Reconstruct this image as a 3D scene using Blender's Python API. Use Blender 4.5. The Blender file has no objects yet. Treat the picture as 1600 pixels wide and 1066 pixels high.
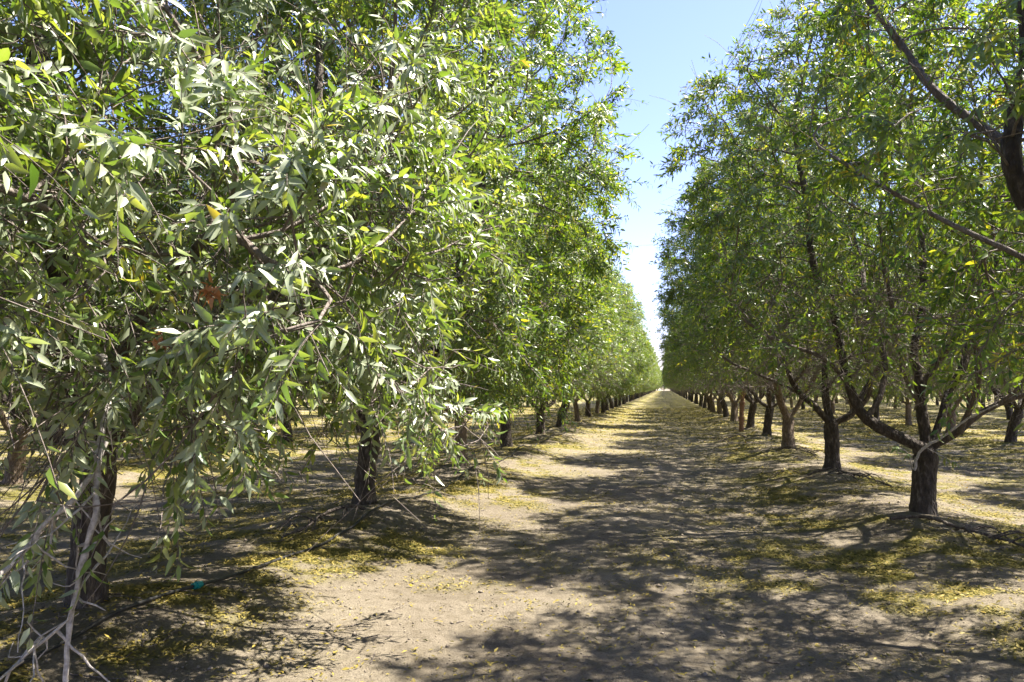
import bpy, math, random
import numpy as np
from mathutils import Vector, Matrix, noise

S = bpy.context.scene
COL = S.collection
R = math.radians

# ------------------------------------------------------------------ camera
cam_d = bpy.data.cameras.new('camera'); cam = bpy.data.objects.new('camera', cam_d); COL.objects.link(cam)
cam.location = (0, 0, 1.6)
cam.rotation_euler = (R(90 + 3.43), 0, R(11.17))
cam_d.sensor_width = 36; cam_d.lens = 27
cam_d.clip_start = 0.05; cam_d.clip_end = 9000
S.camera = cam

# ------------------------------------------------------------------ light
SUN_AZ = 64.0      # degrees to the right of the lane axis (+Y)
SUN_EL = 59.0
w = bpy.data.worlds.new('World'); S.world = w; w.use_nodes = True
nt = w.node_tree
sky = nt.nodes.new('ShaderNodeTexSky'); sky.sky_type = 'NISHITA'; sky.sun_disc = False
sky.sun_elevation = R(SUN_EL); sky.sun_rotation = R(SUN_AZ)
sky.altitude = 50; sky.air_density = 1.0; sky.dust_density = 0.5; sky.ozone_density = 3.0
bg = nt.nodes['Background']; bg.inputs['Strength'].default_value = 0.076
tint = nt.nodes.new('ShaderNodeMix'); tint.data_type = 'RGBA'; tint.blend_type = 'MULTIPLY'; tint.inputs[0].default_value = 1.0
tint.inputs[7].default_value = (1.02, .88, 1.12, 1)
nt.links.new(sky.outputs[0], tint.inputs[6]); nt.links.new(tint.outputs[2], bg.inputs['Color'])
sd = bpy.data.lights.new('sun', 'SUN'); sun = bpy.data.objects.new('sun', sd); COL.objects.link(sun)
sd.energy = 5.0; sd.angle = R(0.55); sd.color = (1.0, 0.93, 0.82)
az, el = R(SUN_AZ), R(SUN_EL)
SUNV = Vector((math.sin(az) * math.cos(el), math.cos(az) * math.cos(el), math.sin(el)))
sun.rotation_euler = SUNV.to_track_quat('Z', 'Y').to_euler()
sun.location = (20, 20, 40)
S.view_settings.view_transform = 'Standard'; S.view_settings.look = 'None'
S.view_settings.exposure = 2.22; S.view_settings.gamma = 1
S.cycles.max_bounces = 8; S.cycles.diffuse_bounces = 4; S.cycles.glossy_bounces = 2
S.cycles.transmission_bounces = 4; S.cycles.transparent_max_bounces = 4
S.cycles.use_denoising = True
try:
    S.cycles.denoiser = 'OPENIMAGEDENOISE'; S.cycles.denoising_input_passes = 'RGB_ALBEDO_NORMAL'; S.cycles.denoising_prefilter = 'ACCURATE'
except Exception: pass
S.cycles.sample_clamp_indirect = 6

# ------------------------------------------------------------------ layout (metres; the lane runs along +Y)
XR, XL, ROW = 2.82, -3.5, 6.4
Y_END = 335.0
YR = [0.1, 4.7, 9.4, 14.0, 18.6, 23.3, 27.9, 32.7]
YL = [-0.2, 4.35, 8.65, 13.05, 17.4, 22.1, 26.5, 31.0]
while YR[-1] < Y_END - 5: YR.append(YR[-1] + 4.6)
while YL[-1] < Y_END - 5: YL.append(YL[-1] + 4.5)

# ------------------------------------------------------------------ helpers
def tag(o, label=None, cat=None, group=None, kind=None):
    if label: o['label'] = label
    if cat: o['category'] = cat
    if group: o['group'] = group
    if kind: o['kind'] = kind
    return o

def np_mesh(name, verts, faces, mats, smooth=True, attrs=None, mat_idx=None):
    """faces: list of int arrays (n,k). One mesh object's data from numpy arrays."""
    me = bpy.data.meshes.new(name)
    verts = np.asarray(verts, dtype=np.float32)
    me.vertices.add(len(verts)); me.vertices.foreach_set('co', verts.ravel())
    loops = []; starts = []; tot = 0
    for f in faces:
        f = np.asarray(f, dtype=np.int32)
        if len(f) == 0: continue
        k = f.shape[1]
        starts.append(np.arange(len(f), dtype=np.int32) * k + tot); tot += len(f) * k
        loops.append(f.ravel())
    loops = np.concatenate(loops); starts = np.concatenate(starts)
    me.loops.add(len(loops)); me.loops.foreach_set('vertex_index', loops)
    me.polygons.add(len(starts)); me.polygons.foreach_set('loop_start', starts)
    for m in mats: me.materials.append(m)
    if mat_idx is not None: me.polygons.foreach_set('material_index', np.asarray(mat_idx, dtype=np.int32))
    me.update(calc_edges=True)
    me.polygons.foreach_set('use_smooth', np.full(len(starts), smooth, dtype=bool))
    if attrs:
        for k, v in attrs.items():
            a = me.attributes.new(k, 'FLOAT', 'POINT'); a.data.foreach_set('value', np.asarray(v, dtype=np.float32))
    return me

def link(name, me, parent=None, loc=(0, 0, 0)):
    o = bpy.data.objects.new(name, me); COL.objects.link(o); o.location = loc
    if parent: o.parent = parent
    return o

def nrm(a): return a / np.maximum(np.linalg.norm(a, axis=-1, keepdims=True), 1e-9)

def vnoise(x, y, seed=0):
    """smooth value noise on numpy arrays, range 0..1"""
    xi = np.floor(x).astype(np.int64); yi = np.floor(y).astype(np.int64)
    xf = x - xi; yf = y - yi
    u = xf * xf * (3 - 2 * xf); v = yf * yf * (3 - 2 * yf)
    def h(a, b):
        n = (a * 374761393 + b * 668265263 + seed * 1442695041) & 0xFFFFFFFF
        n = ((n ^ (n >> 13)) * 1274126177) & 0xFFFFFFFF
        return ((n ^ (n >> 16)) & 0xFFFF) / 65535.0
    return (h(xi, yi) * (1 - u) + h(xi + 1, yi) * u) * (1 - v) + (h(xi, yi + 1) * (1 - u) + h(xi + 1, yi + 1) * u) * v

def fbm(x, y, s, seed=0, octv=4):
    t = 0; a = 0.5; n = 0
    for i in range(octv):
        t = t + a * vnoise(x * s, y * s, seed + i * 7); n += a; a *= 0.5; s *= 2.07
    return t / n

# ------------------------------------------------------------------ ground shape, fallen-leaf cover and painted side-lane shade
def near_mound(x, y, rowx, ys):
    d = np.full(np.shape(x), 0.0)
    for yy in ys:
        d = np.maximum(d, np.exp(-(((x - rowx) / 0.75) ** 2 + ((y - yy) / 0.95) ** 2)))
    return d

def ground_h(x, y):
    x = np.asarray(x, dtype=float); y = np.asarray(y, dtype=float)
    k = (x - XR) / ROW
    near = np.round(k)
    u = (k - near) * ROW                                   # metres from the nearest row line
    wob = 0.25 * (fbm(x * 0, y, 0.35, 5) - 0.5)
    berm = np.exp(-(np.maximum(np.abs(u) + wob, 0) / 1.0) ** 2.6)
    s = np.where(near < 0, -0.15, 0.1)
    z = 0.11 * berm
    z = z + 0.10 * near_mound(x, y, XR, YR[:10]) + 0.13 * near_mound(x, y, XL, YL[:10])
    z = z + 0.035 * (fbm(x, y, 0.6, 3) - 0.5) + (0.02 + 0.05 * berm) * (fbm(x, y, 2.6, 11) - 0.5) + 0.012 * (fbm(x, y, 9.0, 21, 3) - 0.5)
    # faint wheel ruts along the lane
    c = (XR + XL) / 2
    for off in (-0.85, 0.85):
        z = z - 0.02 * np.exp(-((x - c - off + 0.1 * np.sin(y * 0.2)) / 0.24) ** 2)
    return z

def litter_shade(x, y):
    """0..1 cover of fallen leaves and moss, raised in the side lanes to paint their shade"""
    k = (x - XR) / ROW; near = np.round(k); u = np.abs((k - near) * ROW)
    side = np.exp(-((u - 0.75) / 0.75) ** 2)
    n1 = fbm(x, y, 0.55, 41, 4); n2 = fbm(x, y, 2.3, 55, 3)
    c = (XR + XL) / 2
    lane = np.exp(-((x - c) / 3.2) ** 4)
    far = np.clip((y - 14) / 30, 0, 1)
    v = side * 1.15 * np.clip((n1 - 0.37) * 5, 0, 1) + (0.22 + 0.75 * far + .45 * (np.abs(x - c) > 4) + .6 * (np.abs(x - c) > 7.5)) + .4 * (np.abs(x - c) > 6.5) * np.clip((n1 - 0.47) * 4, 0, 1)  # extra cover outside the lane darkens the soil in place of shade
    # patches seen on the right of the lane in the foreground
    for (px, py, rx, ry, a) in ((1.0, 7.3, 0.8, 0.75, 1.0), (2.1, 7.3, 0.8, 0.6, .9), (1.2, 9.6, .9, 1.0, .75), (2.6, 6.9, .8, .5, .6),
                                (-2.75, 6.6, 0.75, 0.8, 1.2), (-2.9, 6.7, .9, .8, .9), (-2.6, 10.8, .8, .6, .9), (2.2, 11.8, .8, .7, .8), (-3.5, 5.0, .7, .5, .8)):
        v = v + a * np.exp(-(((x - px) / rx) ** 2 + ((y - py) / ry) ** 2))
    v = v * np.clip((n2 - 0.36) * 4.5, 0.04, 1.1)
    v = v * np.clip((fbm(x, y, 7.0, 91, 2) - 0.22) * 2.6, 0.1, 1)
    v = v + .3 * far * lane
    v = v * (1 - .8 * np.clip((6.4 - y) / .8, 0, 1) * np.clip((2.6 - np.abs(x - c)) / .5, 0, 1))
    return np.clip(v, 0, 1)

# ------------------------------------------------------------------ materials
def new_mat(name):
    m = bpy.data.materials.new(name); m.use_nodes = True
    n = m.node_tree.nodes; l = m.node_tree.links
    return m, n, l, n['Principled BSDF']

def ramp(n, stops):
    r = n.new('ShaderNodeValToRGB'); e = r.color_ramp.elements
    while len(e) < len(stops): e.new(0.5)
    for i, (p, c) in enumerate(stops):
        e[i].position = p; e[i].color = (*c, 1)
    return r

def mixc(n, l, fac, a, b, blend='MIX'):
    m = n.new('ShaderNodeMix'); m.data_type = 'RGBA'; m.blend_type = blend
    for s, v in ((m.inputs[0], fac), (m.inputs[6], a), (m.inputs[7], b)):
        if isinstance(v, (int, float)): s.default_value = v
        elif isinstance(v, tuple): s.default_value = (*v, 1)
        else: l.new(v, s)
    return m.outputs[2]

def leaf_material(name, stops, under, translucent=0.4, rough=0.36, spec=0.6, trans_gain=(1.5, 1.55, 0.45)):
    m, n, l, p = new_mat(name)
    at = n.new('ShaderNodeAttribute'); at.attribute_name = 'rnd'
    rp = ramp(n, stops); l.new(at.outputs['Fac'], rp.inputs[0])
    geo = n.new('ShaderNodeNewGeometry')
    col = mixc(n, l, geo.outputs['Backfacing'], rp.outputs[0], under)
    # underside keeps part of the leaf's own tone
    mid = mixc(n, l, 0.8, rp.outputs[0], col)
    p.inputs['Roughness'].default_value = rough
    p.inputs['Specular IOR Level'].default_value = spec
    l.new(mid, p.inputs['Base Color'])
    tr = n.new('ShaderNodeBsdfTranslucent')
    tc = mixc(n, l, 1.0, rp.outputs[0], trans_gain, 'MULTIPLY'); l.new(tc, tr.inputs['Color'])
    mx = n.new('ShaderNodeMixShader'); mx.inputs[0].default_value = translucent
    l.new(p.outputs[0], mx.inputs[1]); l.new(tr.outputs[0], mx.inputs[2])
    l.new(mx.outputs[0], n['Material Output'].inputs['Surface'])
    return m

LEAF_PALE = leaf_material('sheen_pale_almond_leaf', [(0.0, (.06, .115, .028)), (0.4, (.13, .195, .045)), (0.75, (.26, .30, .085)), (0.93, (.38, .39, .13)),  # base and underside lightened to carry the glossy sheen of the near leaves
                                     (0.965, (.34, .34, .05)), (0.985, (.42, .33, .06)), (1.0, (.30, .17, .07))],
                          (.38, .42, .30), .40, .36, 1.0, (1.35, 1.4, .40))
LEAF = leaf_material('almond_leaf', [(0.0, (.04, .095, .02)), (0.4, (.092, .16, .032)), (0.75, (.20, .25, .055)), (0.93, (.37, .35, .09)),
                                     (0.965, (.34, .34, .05)), (0.985, (.42, .33, .06)), (1.0, (.30, .17, .07))],
                     (.22, .29, .12), .5, .37, .8, (1.65, 1.55, .36))
DRY = leaf_material('dry_leaf', [(0.0, (.33, .13, .05)), (1.0, (.55, .27, .12))], (.45, .25, .14), 0.3, .6, .3, (1.2, 1, .8))
FALLEN = leaf_material('fallen_leaf', [(0.0, (.045, .06, .014)), (0.35, (.11, .125, .018)), (0.55, (.24, .21, .022)), (0.75, (.46, .29, .02)), (0.9, (.60, .40, .03)), (1.0, (.52, .40, .20))],
                       (.26, .20, .05), 0.15, .6, .2, (1.2, 1.1, .6))

def bark_material(name='almond_bark', a=(.014, .011, .009), b2=(.055, .043, .034), c3=(.21, .18, .15), wm=(.09, .066, .048)):
    m, n, l, p = new_mat(name)
    tc = n.new('ShaderNodeTexCoord')
    mp = n.new('ShaderNodeMapping'); mp.inputs['Scale'].default_value = (1, 1, 0.35); l.new(tc.outputs['Object'], mp.inputs[0])
    n1 = n.new('ShaderNodeTexNoise'); n1.inputs['Scale'].default_value = 22; n1.inputs['Detail'].default_value = 7; n1.inputs['Roughness'].default_value = .7
    n2 = n.new('ShaderNodeTexNoise'); n2.inputs['Scale'].default_value = 3.2; n2.inputs['Detail'].default_value = 4
    vo = n.new('ShaderNodeTexVoronoi'); vo.inputs['Scale'].default_value = 30; vo.feature = 'DISTANCE_TO_EDGE'
    for t in (n1, vo): l.new(mp.outputs[0], t.inputs['Vector'])
    l.new(tc.outputs['Object'], n2.inputs['Vector'])
    dark = ramp(n, [(0.34, a), (0.52, b2), (0.70, c3)]); l.new(n1.outputs[0], dark.inputs[0])
    warm = mixc(n, l, n2.outputs[0], dark.outputs[0], wm)
    half = mixc(n, l, .35, dark.outputs[0], warm)
    twig = ramp(n, [(0.3, (.13, .10, .085)), (0.6, (.25, .21, .185)), (0.85, (.36, .32, .29))]); l.new(n1.outputs[0], twig.inputs[0])
    at = n.new('ShaderNodeAttribute'); at.attribute_name = 'thin'
    c = mixc(n, l, at.outputs['Fac'], half, twig.outputs[0]); l.new(c, p.inputs['Base Color'])
    p.inputs['Roughness'].default_value = .78; p.inputs['Specular IOR Level'].default_value = .35
    ad = n.new('ShaderNodeMath'); ad.operation = 'ADD'; l.new(n1.outputs[0], ad.inputs[0]); l.new(vo.outputs['Distance'], ad.inputs[1])
    b = n.new('ShaderNodeBump'); b.inputs['Strength'].default_value = 1.0; b.inputs['Distance'].default_value = .035
    l.new(ad.outputs[0], b.inputs['Height']); l.new(b.outputs[0], p.inputs['Normal'])
    return m
BARK = bark_material()
BARK_BROWN = bark_material('brown_almond_bark', (.06, .042, .03), (.16, .12, .085), (.31, .25, .19), (.19, .14, .10))

def ground_material():
    m, n, l, p = new_mat('sandy_orchard_soil')
    tc = n.new('ShaderNodeTexCoord')
    def noi(s, d=5, r=.6):
        t = n.new('ShaderNodeTexNoise'); t.inputs['Scale'].default_value = s; t.inputs['Detail'].default_value = d; t.inputs['Roughness'].default_value = r
        l.new(tc.outputs['Object'], t.inputs['Vector']); return t
    a = noi(.7); b = noi(9, 6, .7); c = noi(70, 4, .7); g = noi(240, 2, .6)
    base = ramp(n, [(0.3, (.185, .153, .112)), (0.55, (.255, .217, .162)), (0.75, (.315, .272, .208))]); l.new(a.outputs[0], base.inputs[0])
    sp = ramp(n, [(0.3, (.42, .41, .39)), (0.48, (.92, .92, .92)), (0.72, (1.25, 1.25, 1.25))]); l.new(c.outputs[0], sp.inputs[0])
    c1 = mixc(n, l, .8, base.outputs[0], sp.outputs[0], 'MULTIPLY')
    sp2 = ramp(n, [(0.33, (.7, .68, .64)), (0.55, (1, 1, 1)), (0.8, (1.08, 1.08, 1.08))]); l.new(b.outputs[0], sp2.inputs[0])
    c2 = mixc(n, l, .9, c1, sp2.outputs[0], 'MULTIPLY')
    # crumbled leaf and moss colour; in the side lanes it also paints shade
    lt = n.new('ShaderNodeAttribute'); lt.attribute_name = 'litter_shade'
    th = n.new('ShaderNodeMath'); th.operation = 'MULTIPLY_ADD'; l.new(c.outputs[0], th.inputs[0]); th.inputs[1].default_value = 1.6; th.inputs[2].default_value = -0.45
    mu = n.new('ShaderNodeMath'); mu.operation = 'MULTIPLY'; mu.use_clamp = True
    l.new(lt.outputs['Fac'], mu.inputs[0]); l.new(th.outputs[0], mu.inputs[1])
    mo = ramp(n, [(0.3, (.045, .055, .014)), (0.5, (.12, .125, .02)), (0.66, (.36, .28, .035))]); l.new(g.outputs[0], mo.inputs[0])
    mg = n.new('ShaderNodeMath'); mg.operation = 'MULTIPLY'; mg.use_clamp = True; l.new(mu.outputs[0], mg.inputs[0]); mg.inputs[1].default_value = 2.4
    c3 = mixc(n, l, mg.outputs[0], c2, mo.outputs[0])
    l.new(c3, p.inputs['Base Color'])
    p.inputs['Roughness'].default_value = .95; p.inputs['Specular IOR Level'].default_value = .15
    ad = n.new('ShaderNodeMath'); ad.operation = 'ADD'; l.new(c.outputs[0], ad.inputs[0]); l.new(g.outputs[0], ad.inputs[1])
    ad2 = n.new('ShaderNodeMath'); ad2.operation = 'MULTIPLY_ADD'; l.new(b.outputs[0], ad2.inputs[0]); ad2.inputs[1].default_value = 1.5; l.new(ad.outputs[0], ad2.inputs[2])
    bp = n.new('ShaderNodeBump'); bp.inputs['Strength'].default_value = .9; bp.inputs['Distance'].default_value = .022
    l.new(ad2.outputs[0], bp.inputs['Height']); l.new(bp.outputs[0], p.inputs['Normal'])
    return m
SOIL = ground_material()

def plain(name, col, rough=.6, var=.3, scale=30, spec=.4):
    m, n, l, p = new_mat(name)
    tc = n.new('ShaderNodeTexCoord'); t = n.new('ShaderNodeTexNoise'); t.inputs['Scale'].default_value = scale; t.inputs['Detail'].default_value = 4
    l.new(tc.outputs['Object'], t.inputs['Vector'])
    r = ramp(n, [(0.3, tuple(c * (1 - var) for c in col)), (0.7, tuple(c * (1 + var) for c in col))]); l.new(t.outputs[0], r.inputs[0])
    l.new(r.outputs[0], p.inputs['Base Color']); p.inputs['Roughness'].default_value = rough; p.inputs['Specular IOR Level'].default_value = spec
    return m
HOSE = plain('black_hose_plastic', (.022, .021, .02), .45)
TEAL = plain('teal_plastic', (.01, .22, .20), .35, .1)
STONE = plain('pebble_stone', (.17, .14, .105), .9, .45, 4)
PALEWOOD = plain('pale_grey_dead_wood', (.34, .31, .285), .8, .4, 60)
POSTW = plain('weathered_post_wood', (.20, .11, .065), .85, .35, 18)

# ------------------------------------------------------------------ ground sheet
def axis(pts):
    out = [pts[0][0]]
    for (a, s0), (b, s1) in zip(pts[:-1], pts[1:]):
        x = a
        while x < b - 1e-6:
            t = (x - a) / (b - a); x = min(b, x + s0 * (1 - t) + s1 * t); out.append(x)
    return np.array(out)
gx = axis([(-3000, 900), (-300, 60), (-60, 2), (-14, .3), (-5, .06), (4.5, .06), (12, .25), (60, 2), (300, 60), (3000, 900)])
gy = axis([(-400, 100), (-20, 4), (-2, .3), (1.5, .06), (9, .06), (20, .15), (60, .5), (200, 2), (450, 6), (1000, 80), (6000, 900)])
X, Y = np.meshgrid(gx, gy)
Z = ground_h(X, Y)
amp = np.clip((Y_END + 8 - Y) / 10, 0, 1) * np.clip((150 - np.abs(X)) / 40, 0, 1)
Z = Z * amp
nx, ny = len(gx), len(gy)
idx = np.arange(nx * ny).reshape(ny, nx)
q = np.stack([idx[:-1, :-1], idx[:-1, 1:], idx[1:, 1:], idx[1:, :-1]], -1).reshape(-1, 4)
me = np_mesh('ground', np.stack([X, Y, Z], -1).reshape(-1, 3), [q], [SOIL], True, {'litter_shade': (litter_shade(X, Y) * np.clip((Y_END - Y) / 4, 0, 1)).ravel()})
tag(link('ground', me), kind='structure')

# ------------------------------------------------------------------ tree growing
def polyline(pts, step):
    pts = [np.array(p, float) for p in pts]
    # Catmull-Rom then even resample
    P = [2 * pts[0] - pts[1]] + pts + [2 * pts[-1] - pts[-2]]
    c = []
    for i in range(1, len(P) - 2):
        for t in np.linspace(0, 1, 12, endpoint=False):
            a, b, d, e = P[i - 1], P[i], P[i + 1], P[i + 2]
            c.append(0.5 * ((2 * b) + (d - a) * t + (2 * a - 5 * b + 4 * d - e) * t * t + (-a + 3 * b - 3 * d + e) * t ** 3))
    c.append(pts[-1]); c = np.array(c)
    L = np.concatenate([[0], np.cumsum(np.linalg.norm(np.diff(c, axis=0), axis=1))])
    n = max(2, int(round(L[-1] / step)) + 1)
    s = np.linspace(0, L[-1], n)
    return np.stack([np.interp(s, L, c[:, k]) for k in range(3)], -1)

def grow(seed, limbs, env, blobs=(), n_attr=2300, trunk_r=.17, step=.15, avoid=None, low_cut=None):
    """limbs: list of (polyline, parent) with the first the trunk; returns node positions, parents, radii"""
    rng = np.random.default_rng(seed)
    P = []; par = []
    ends = []
    for (pl, start) in limbs:
        pts = polyline(pl, step)
        if start is None: P.append(pts[0]); par.append(-1); prev = 0
        else:
            prev = int(np.argmin(np.linalg.norm(np.array(P) - pts[0], axis=1)))
        wk = np.cumsum(rng.normal(0, 1, (len(pts) + 1, 3)), axis=0); wk -= wk[0]
        kn = rng.normal(0, .035 if start is not None else .006, (len(pts) // 2 + 3, 3))
        for i_, p_ in enumerate(pts[1:]):
            q0 = i_ / 2; a_ = int(q0); f_ = q0 - a_
            P.append(p_ + (kn[a_] * (1 - f_) + kn[a_ + 1] * f_) * (0 if i_ < 1 else 1)); par.append(prev); prev = len(P) - 1
        ends.append(prev)
    n0 = len(P)
    (cx, cy, cz, rx, ry, rup, rdn) = env
    A = []
    while len(A) < n_attr:
        v = rng.uniform(-1, 1, 3); r = np.linalg.norm(v) if v[2] > 0 else (math.hypot(v[0], v[1]) ** 2.6 + abs(v[2]) ** 3.5) ** (1 / 2.6)
        if r > 1: continue
        az_ = math.atan2(v[1], v[0])
        lump = 1 + .15 * math.sin(az_ * 3 + seed) + .09 * math.sin(az_ * 5 + seed * 2.3 + v[2] * 4)
        if r / lump > 1: continue
        if rng.random() > 0.36 + 0.64 * min(1, r * 1.25) ** 2: continue
        z = v[2] * (rup if v[2] > 0 else rdn)
        sq = (1 - .30 * max(0, v[2]))
        A.append((cx + v[0] * rx * sq, cy + v[1] * ry * sq, cz + z))
    for (bx, by, bz, br, bn) in blobs:
        for _ in range(bn):
            v = rng.normal(0, .5, 3); A.append((bx + v[0] * br, by + v[1] * br, bz + v[2] * br * .8))
    A = np.array(A)
    if low_cut is not None:
        keep = A[:, 2] > low_cut(A)
        A = A[keep]
    if avoid is not None: A = A[avoid(A)]
    P = np.array(P); par = list(par)
    alive = np.ones(len(A), bool)
    best = np.full(len(A), 1e9); bi = np.zeros(len(A), int)
    def upd(new_idx):
        nonlocal best, bi
        q_ = P[new_idx]
        d = np.linalg.norm(A[:, None, :] - q_[None], axis=2)
        m_ = d.argmin(1); dm = d[np.arange(len(A)), m_]
        u = dm < best; best = np.where(u, dm, best); bi = np.where(u, np.array(new_idx)[m_], bi)
    trunk_n = len(polyline(limbs[0][0], step))
    upd(list(range(max(1, trunk_n - 1), n0)))
    dirs = np.zeros_like(P); pa = np.array(par)
    ok = pa >= 0; dirs[ok] = nrm(P[ok] - P[pa[ok]])
    for it in range(90):
        alive &= best > .17
        act = np.where(alive & (best < 2.4))[0]
        if len(act) < 4: break
        src, inv = np.unique(bi[act], return_inverse=True)
        v = nrm(A[act] - P[bi[act]])
        acc = np.zeros((len(src), 3)); np.add.at(acc, inv, v)
        acc = nrm(acc)
        d = nrm(acc * .75 + dirs[src] * .45 + rng.normal(0, .10, acc.shape) + np.array([0, 0, .05]))
        newp = P[src] + d * step
        # stop growing where a step gains nothing
        dd = np.linalg.norm(newp[inv] - A[act], axis=1)
        gain = np.zeros(len(src)); np.maximum.at(gain, inv, best[act] - dd)
        g = gain > .01
        stuck = ~g[inv]; 
        alive[act[stuck]] = False
        src = src[g]; newp = newp[g]; d = d[g]
        if len(src) == 0: continue
        k0 = len(P)
        P = np.concatenate([P, newp]); dirs = np.concatenate([dirs, d]); par.extend(src.tolist())
        upd(list(range(k0, len(P))))
    pa = np.array(par)
    n = len(P)
    ex = 2.25
    acc = np.zeros(n); kids = np.bincount(pa[pa >= 0], minlength=n)
    for i in range(n - 1, 0, -1):
        if kids[i] == 0: acc[i] += .0042 ** ex
        acc[pa[i]] += acc[i] * 1.0 + (.0016 ** ex)
    # fixed-order correction: limbs were laid before their offshoots, so recompute by depth
    depth = np.zeros(n, int)
    for i in range(1, n): depth[i] = depth[pa[i]] + 1
    acc = np.where(kids == 0, .0042 ** ex, 0.0)
    for i in np.argsort(-depth, kind='stable'):
        if pa[i] >= 0: acc[pa[i]] += acc[i] + .0013 ** ex
    rad = acc ** (1 / ex)
    sc = trunk_r / rad[0]
    rad = rad * (1 + (sc - 1) * np.clip(rad / rad[0], 0, 1) ** 2.2)
    h = P[:, 2] - P[0, 2]
    dtr = np.hypot(P[:, 0] - P[0, 0], P[:, 1] - P[0, 1])
    fl = (dtr < .35) & (h < .45)
    rad[fl] *= 1 + .5 * np.exp(-np.maximum(h[fl] - .2, 0) / .10)
    return P, pa, rad, kids, dirs

def tubes(P, pa, rad, kids, rng):
    V = []; Q = []; TH = []; nv = 0
    n = len(P)
    ch = [[] for _ in range(n)]
    for i in range(1, n): ch[pa[i]].append(i)
    stack = [(0, None)]
    while stack:
        s, base = stack.pop()
        chain = [] if base is None else [base]
        i = s; chain.append(i)
        while ch[i]:
            c = max(ch[i], key=lambda k: rad[k])
            for k in ch[i]:
                if k != c: stack.append((k, i))
            chain.append(c); i = c
        pts = P[chain]; r = rad[chain].copy()
        if base is not None: r[0] = min(r[0], r[1] * 1.25)
        if len(pts) > 4:
            p2 = pts.copy(); p2[1:-1] = (pts[:-2] + 2 * pts[1:-1] + pts[2:]) / 4; p2[0] = pts[0]; pts = p2
        T = nrm(np.gradient(pts, axis=0))
        m = 12 if r.max() > .08 else 8 if r.max() > .03 else 5 if r.max() > .01 else 4
        if r.max() > .06:    # finer rings for stout wood
            t0 = np.arange(len(pts)); t1 = np.linspace(0, len(pts) - 1, (len(pts) - 1) * 3 + 1)
            pts = np.stack([np.interp(t1, t0, pts[:, k]) for k in range(3)], -1); r = np.interp(t1, t0, r)
            T = nrm(np.gradient(pts, axis=0))
        ref = np.array([.31, .85, .42]) if abs(T[0, 2]) > .8 else np.array([0, 0, 1.])
        U = nrm(np.cross(T, ref)); W = np.cross(T, U)
        a = np.arange(m) * 2 * math.pi / m
        rr = r[:, None] * (1 + .07 * np.sin(a * 3 + 1.3)[None] * (r[:, None] > .05))
        if r.max() > .05:
            # gnarled surface
            nn = rng.normal(0, 1, (len(r), m)); nn = (nn + np.roll(nn, 1, 1) + np.roll(nn, 1, 0)) / 3
            rr = rr * (1 + .075 * nn)
        ring = pts[:, None, :] + U[:, None, :] * (np.cos(a)[None, :, None] * rr[..., None]) + W[:, None, :] * (np.sin(a)[None, :, None] * rr[..., None])
        k = len(pts); V.append(ring.reshape(-1, 3))
        TH.append(np.repeat(np.clip((.045 - r) / .038, 0, 1), m))
        ii = nv + np.arange(k * m).reshape(k, m); jj = np.roll(ii, -1, axis=1)
        Q.append(np.stack([ii[:-1], jj[:-1], jj[1:], ii[1:]], -1).reshape(-1, 4)); nv += k * m
    return np.concatenate(V), np.concatenate(Q), np.concatenate(TH)

def leaf_geo(B, T, N, L, Wd, curl, detail):
    """B base, T axis, N normal (unit, n x 3) -> vertices and faces of n leaves"""
    n = len(B)
    Sd = np.cross(T, N)
    L = L[:, None]; Wd = Wd[:, None]; curl = curl[:, None]
    if detail:
        rows = [(0, 0, 0), (.30, .42, .06), (.62, .36, .22), (1.0, 0, .62)]
        f = .16
        b = B
        l1 = B + T * L * .28 + N * (Wd * f) - N * curl * L * .05 - Sd * Wd * .46
        c1 = B + T * L * .30 - N * curl * L * .05
        r1 = B + T * L * .28 + N * (Wd * f) - N * curl * L * .05 + Sd * Wd * .46
        l2 = B + T * L * .66 + N * (Wd * f * .8) - N * curl * L * .22 - Sd * Wd * .33
        c2 = B + T * L * .66 - N * curl * L * .22
        r2 = B + T * L * .66 + N * (Wd * f * .8) - N * curl * L * .22 + Sd * Wd * .33
        t = B + T * L - N * curl * L * .50
        V = np.stack([b, l1, c1, r1, l2, c2, r2, t], 1).reshape(-1, 3)
        o = (np.arange(n) * 8)[:, None]
        tri = np.concatenate([o + [0, 1, 2], o + [0, 2, 3], o + [4, 7, 5], o + [5, 7, 6]])
        qd = np.concatenate([o + [1, 4, 5, 2], o + [2, 5, 6, 3]])
        return V, [tri, qd], 8
    b = B
    l = B + T * L * .42 + N * Wd * .14 - N * curl * L * .08 - Sd * Wd * .5
    c = B + T * L * .45 - N * curl * L * .10
    r = B + T * L * .42 + N * Wd * .14 - N * curl * L * .08 + Sd * Wd * .5
    t = B + T * L - N * curl * L * .45
    V = np.stack([b, l, c, r, t], 1).reshape(-1, 3)
    o = (np.arange(n) * 5)[:, None]
    return V, [np.concatenate([o + [0, 1, 2], o + [0, 2, 3], o + [1, 4, 2], o + [2, 4, 3]])], 5

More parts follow.
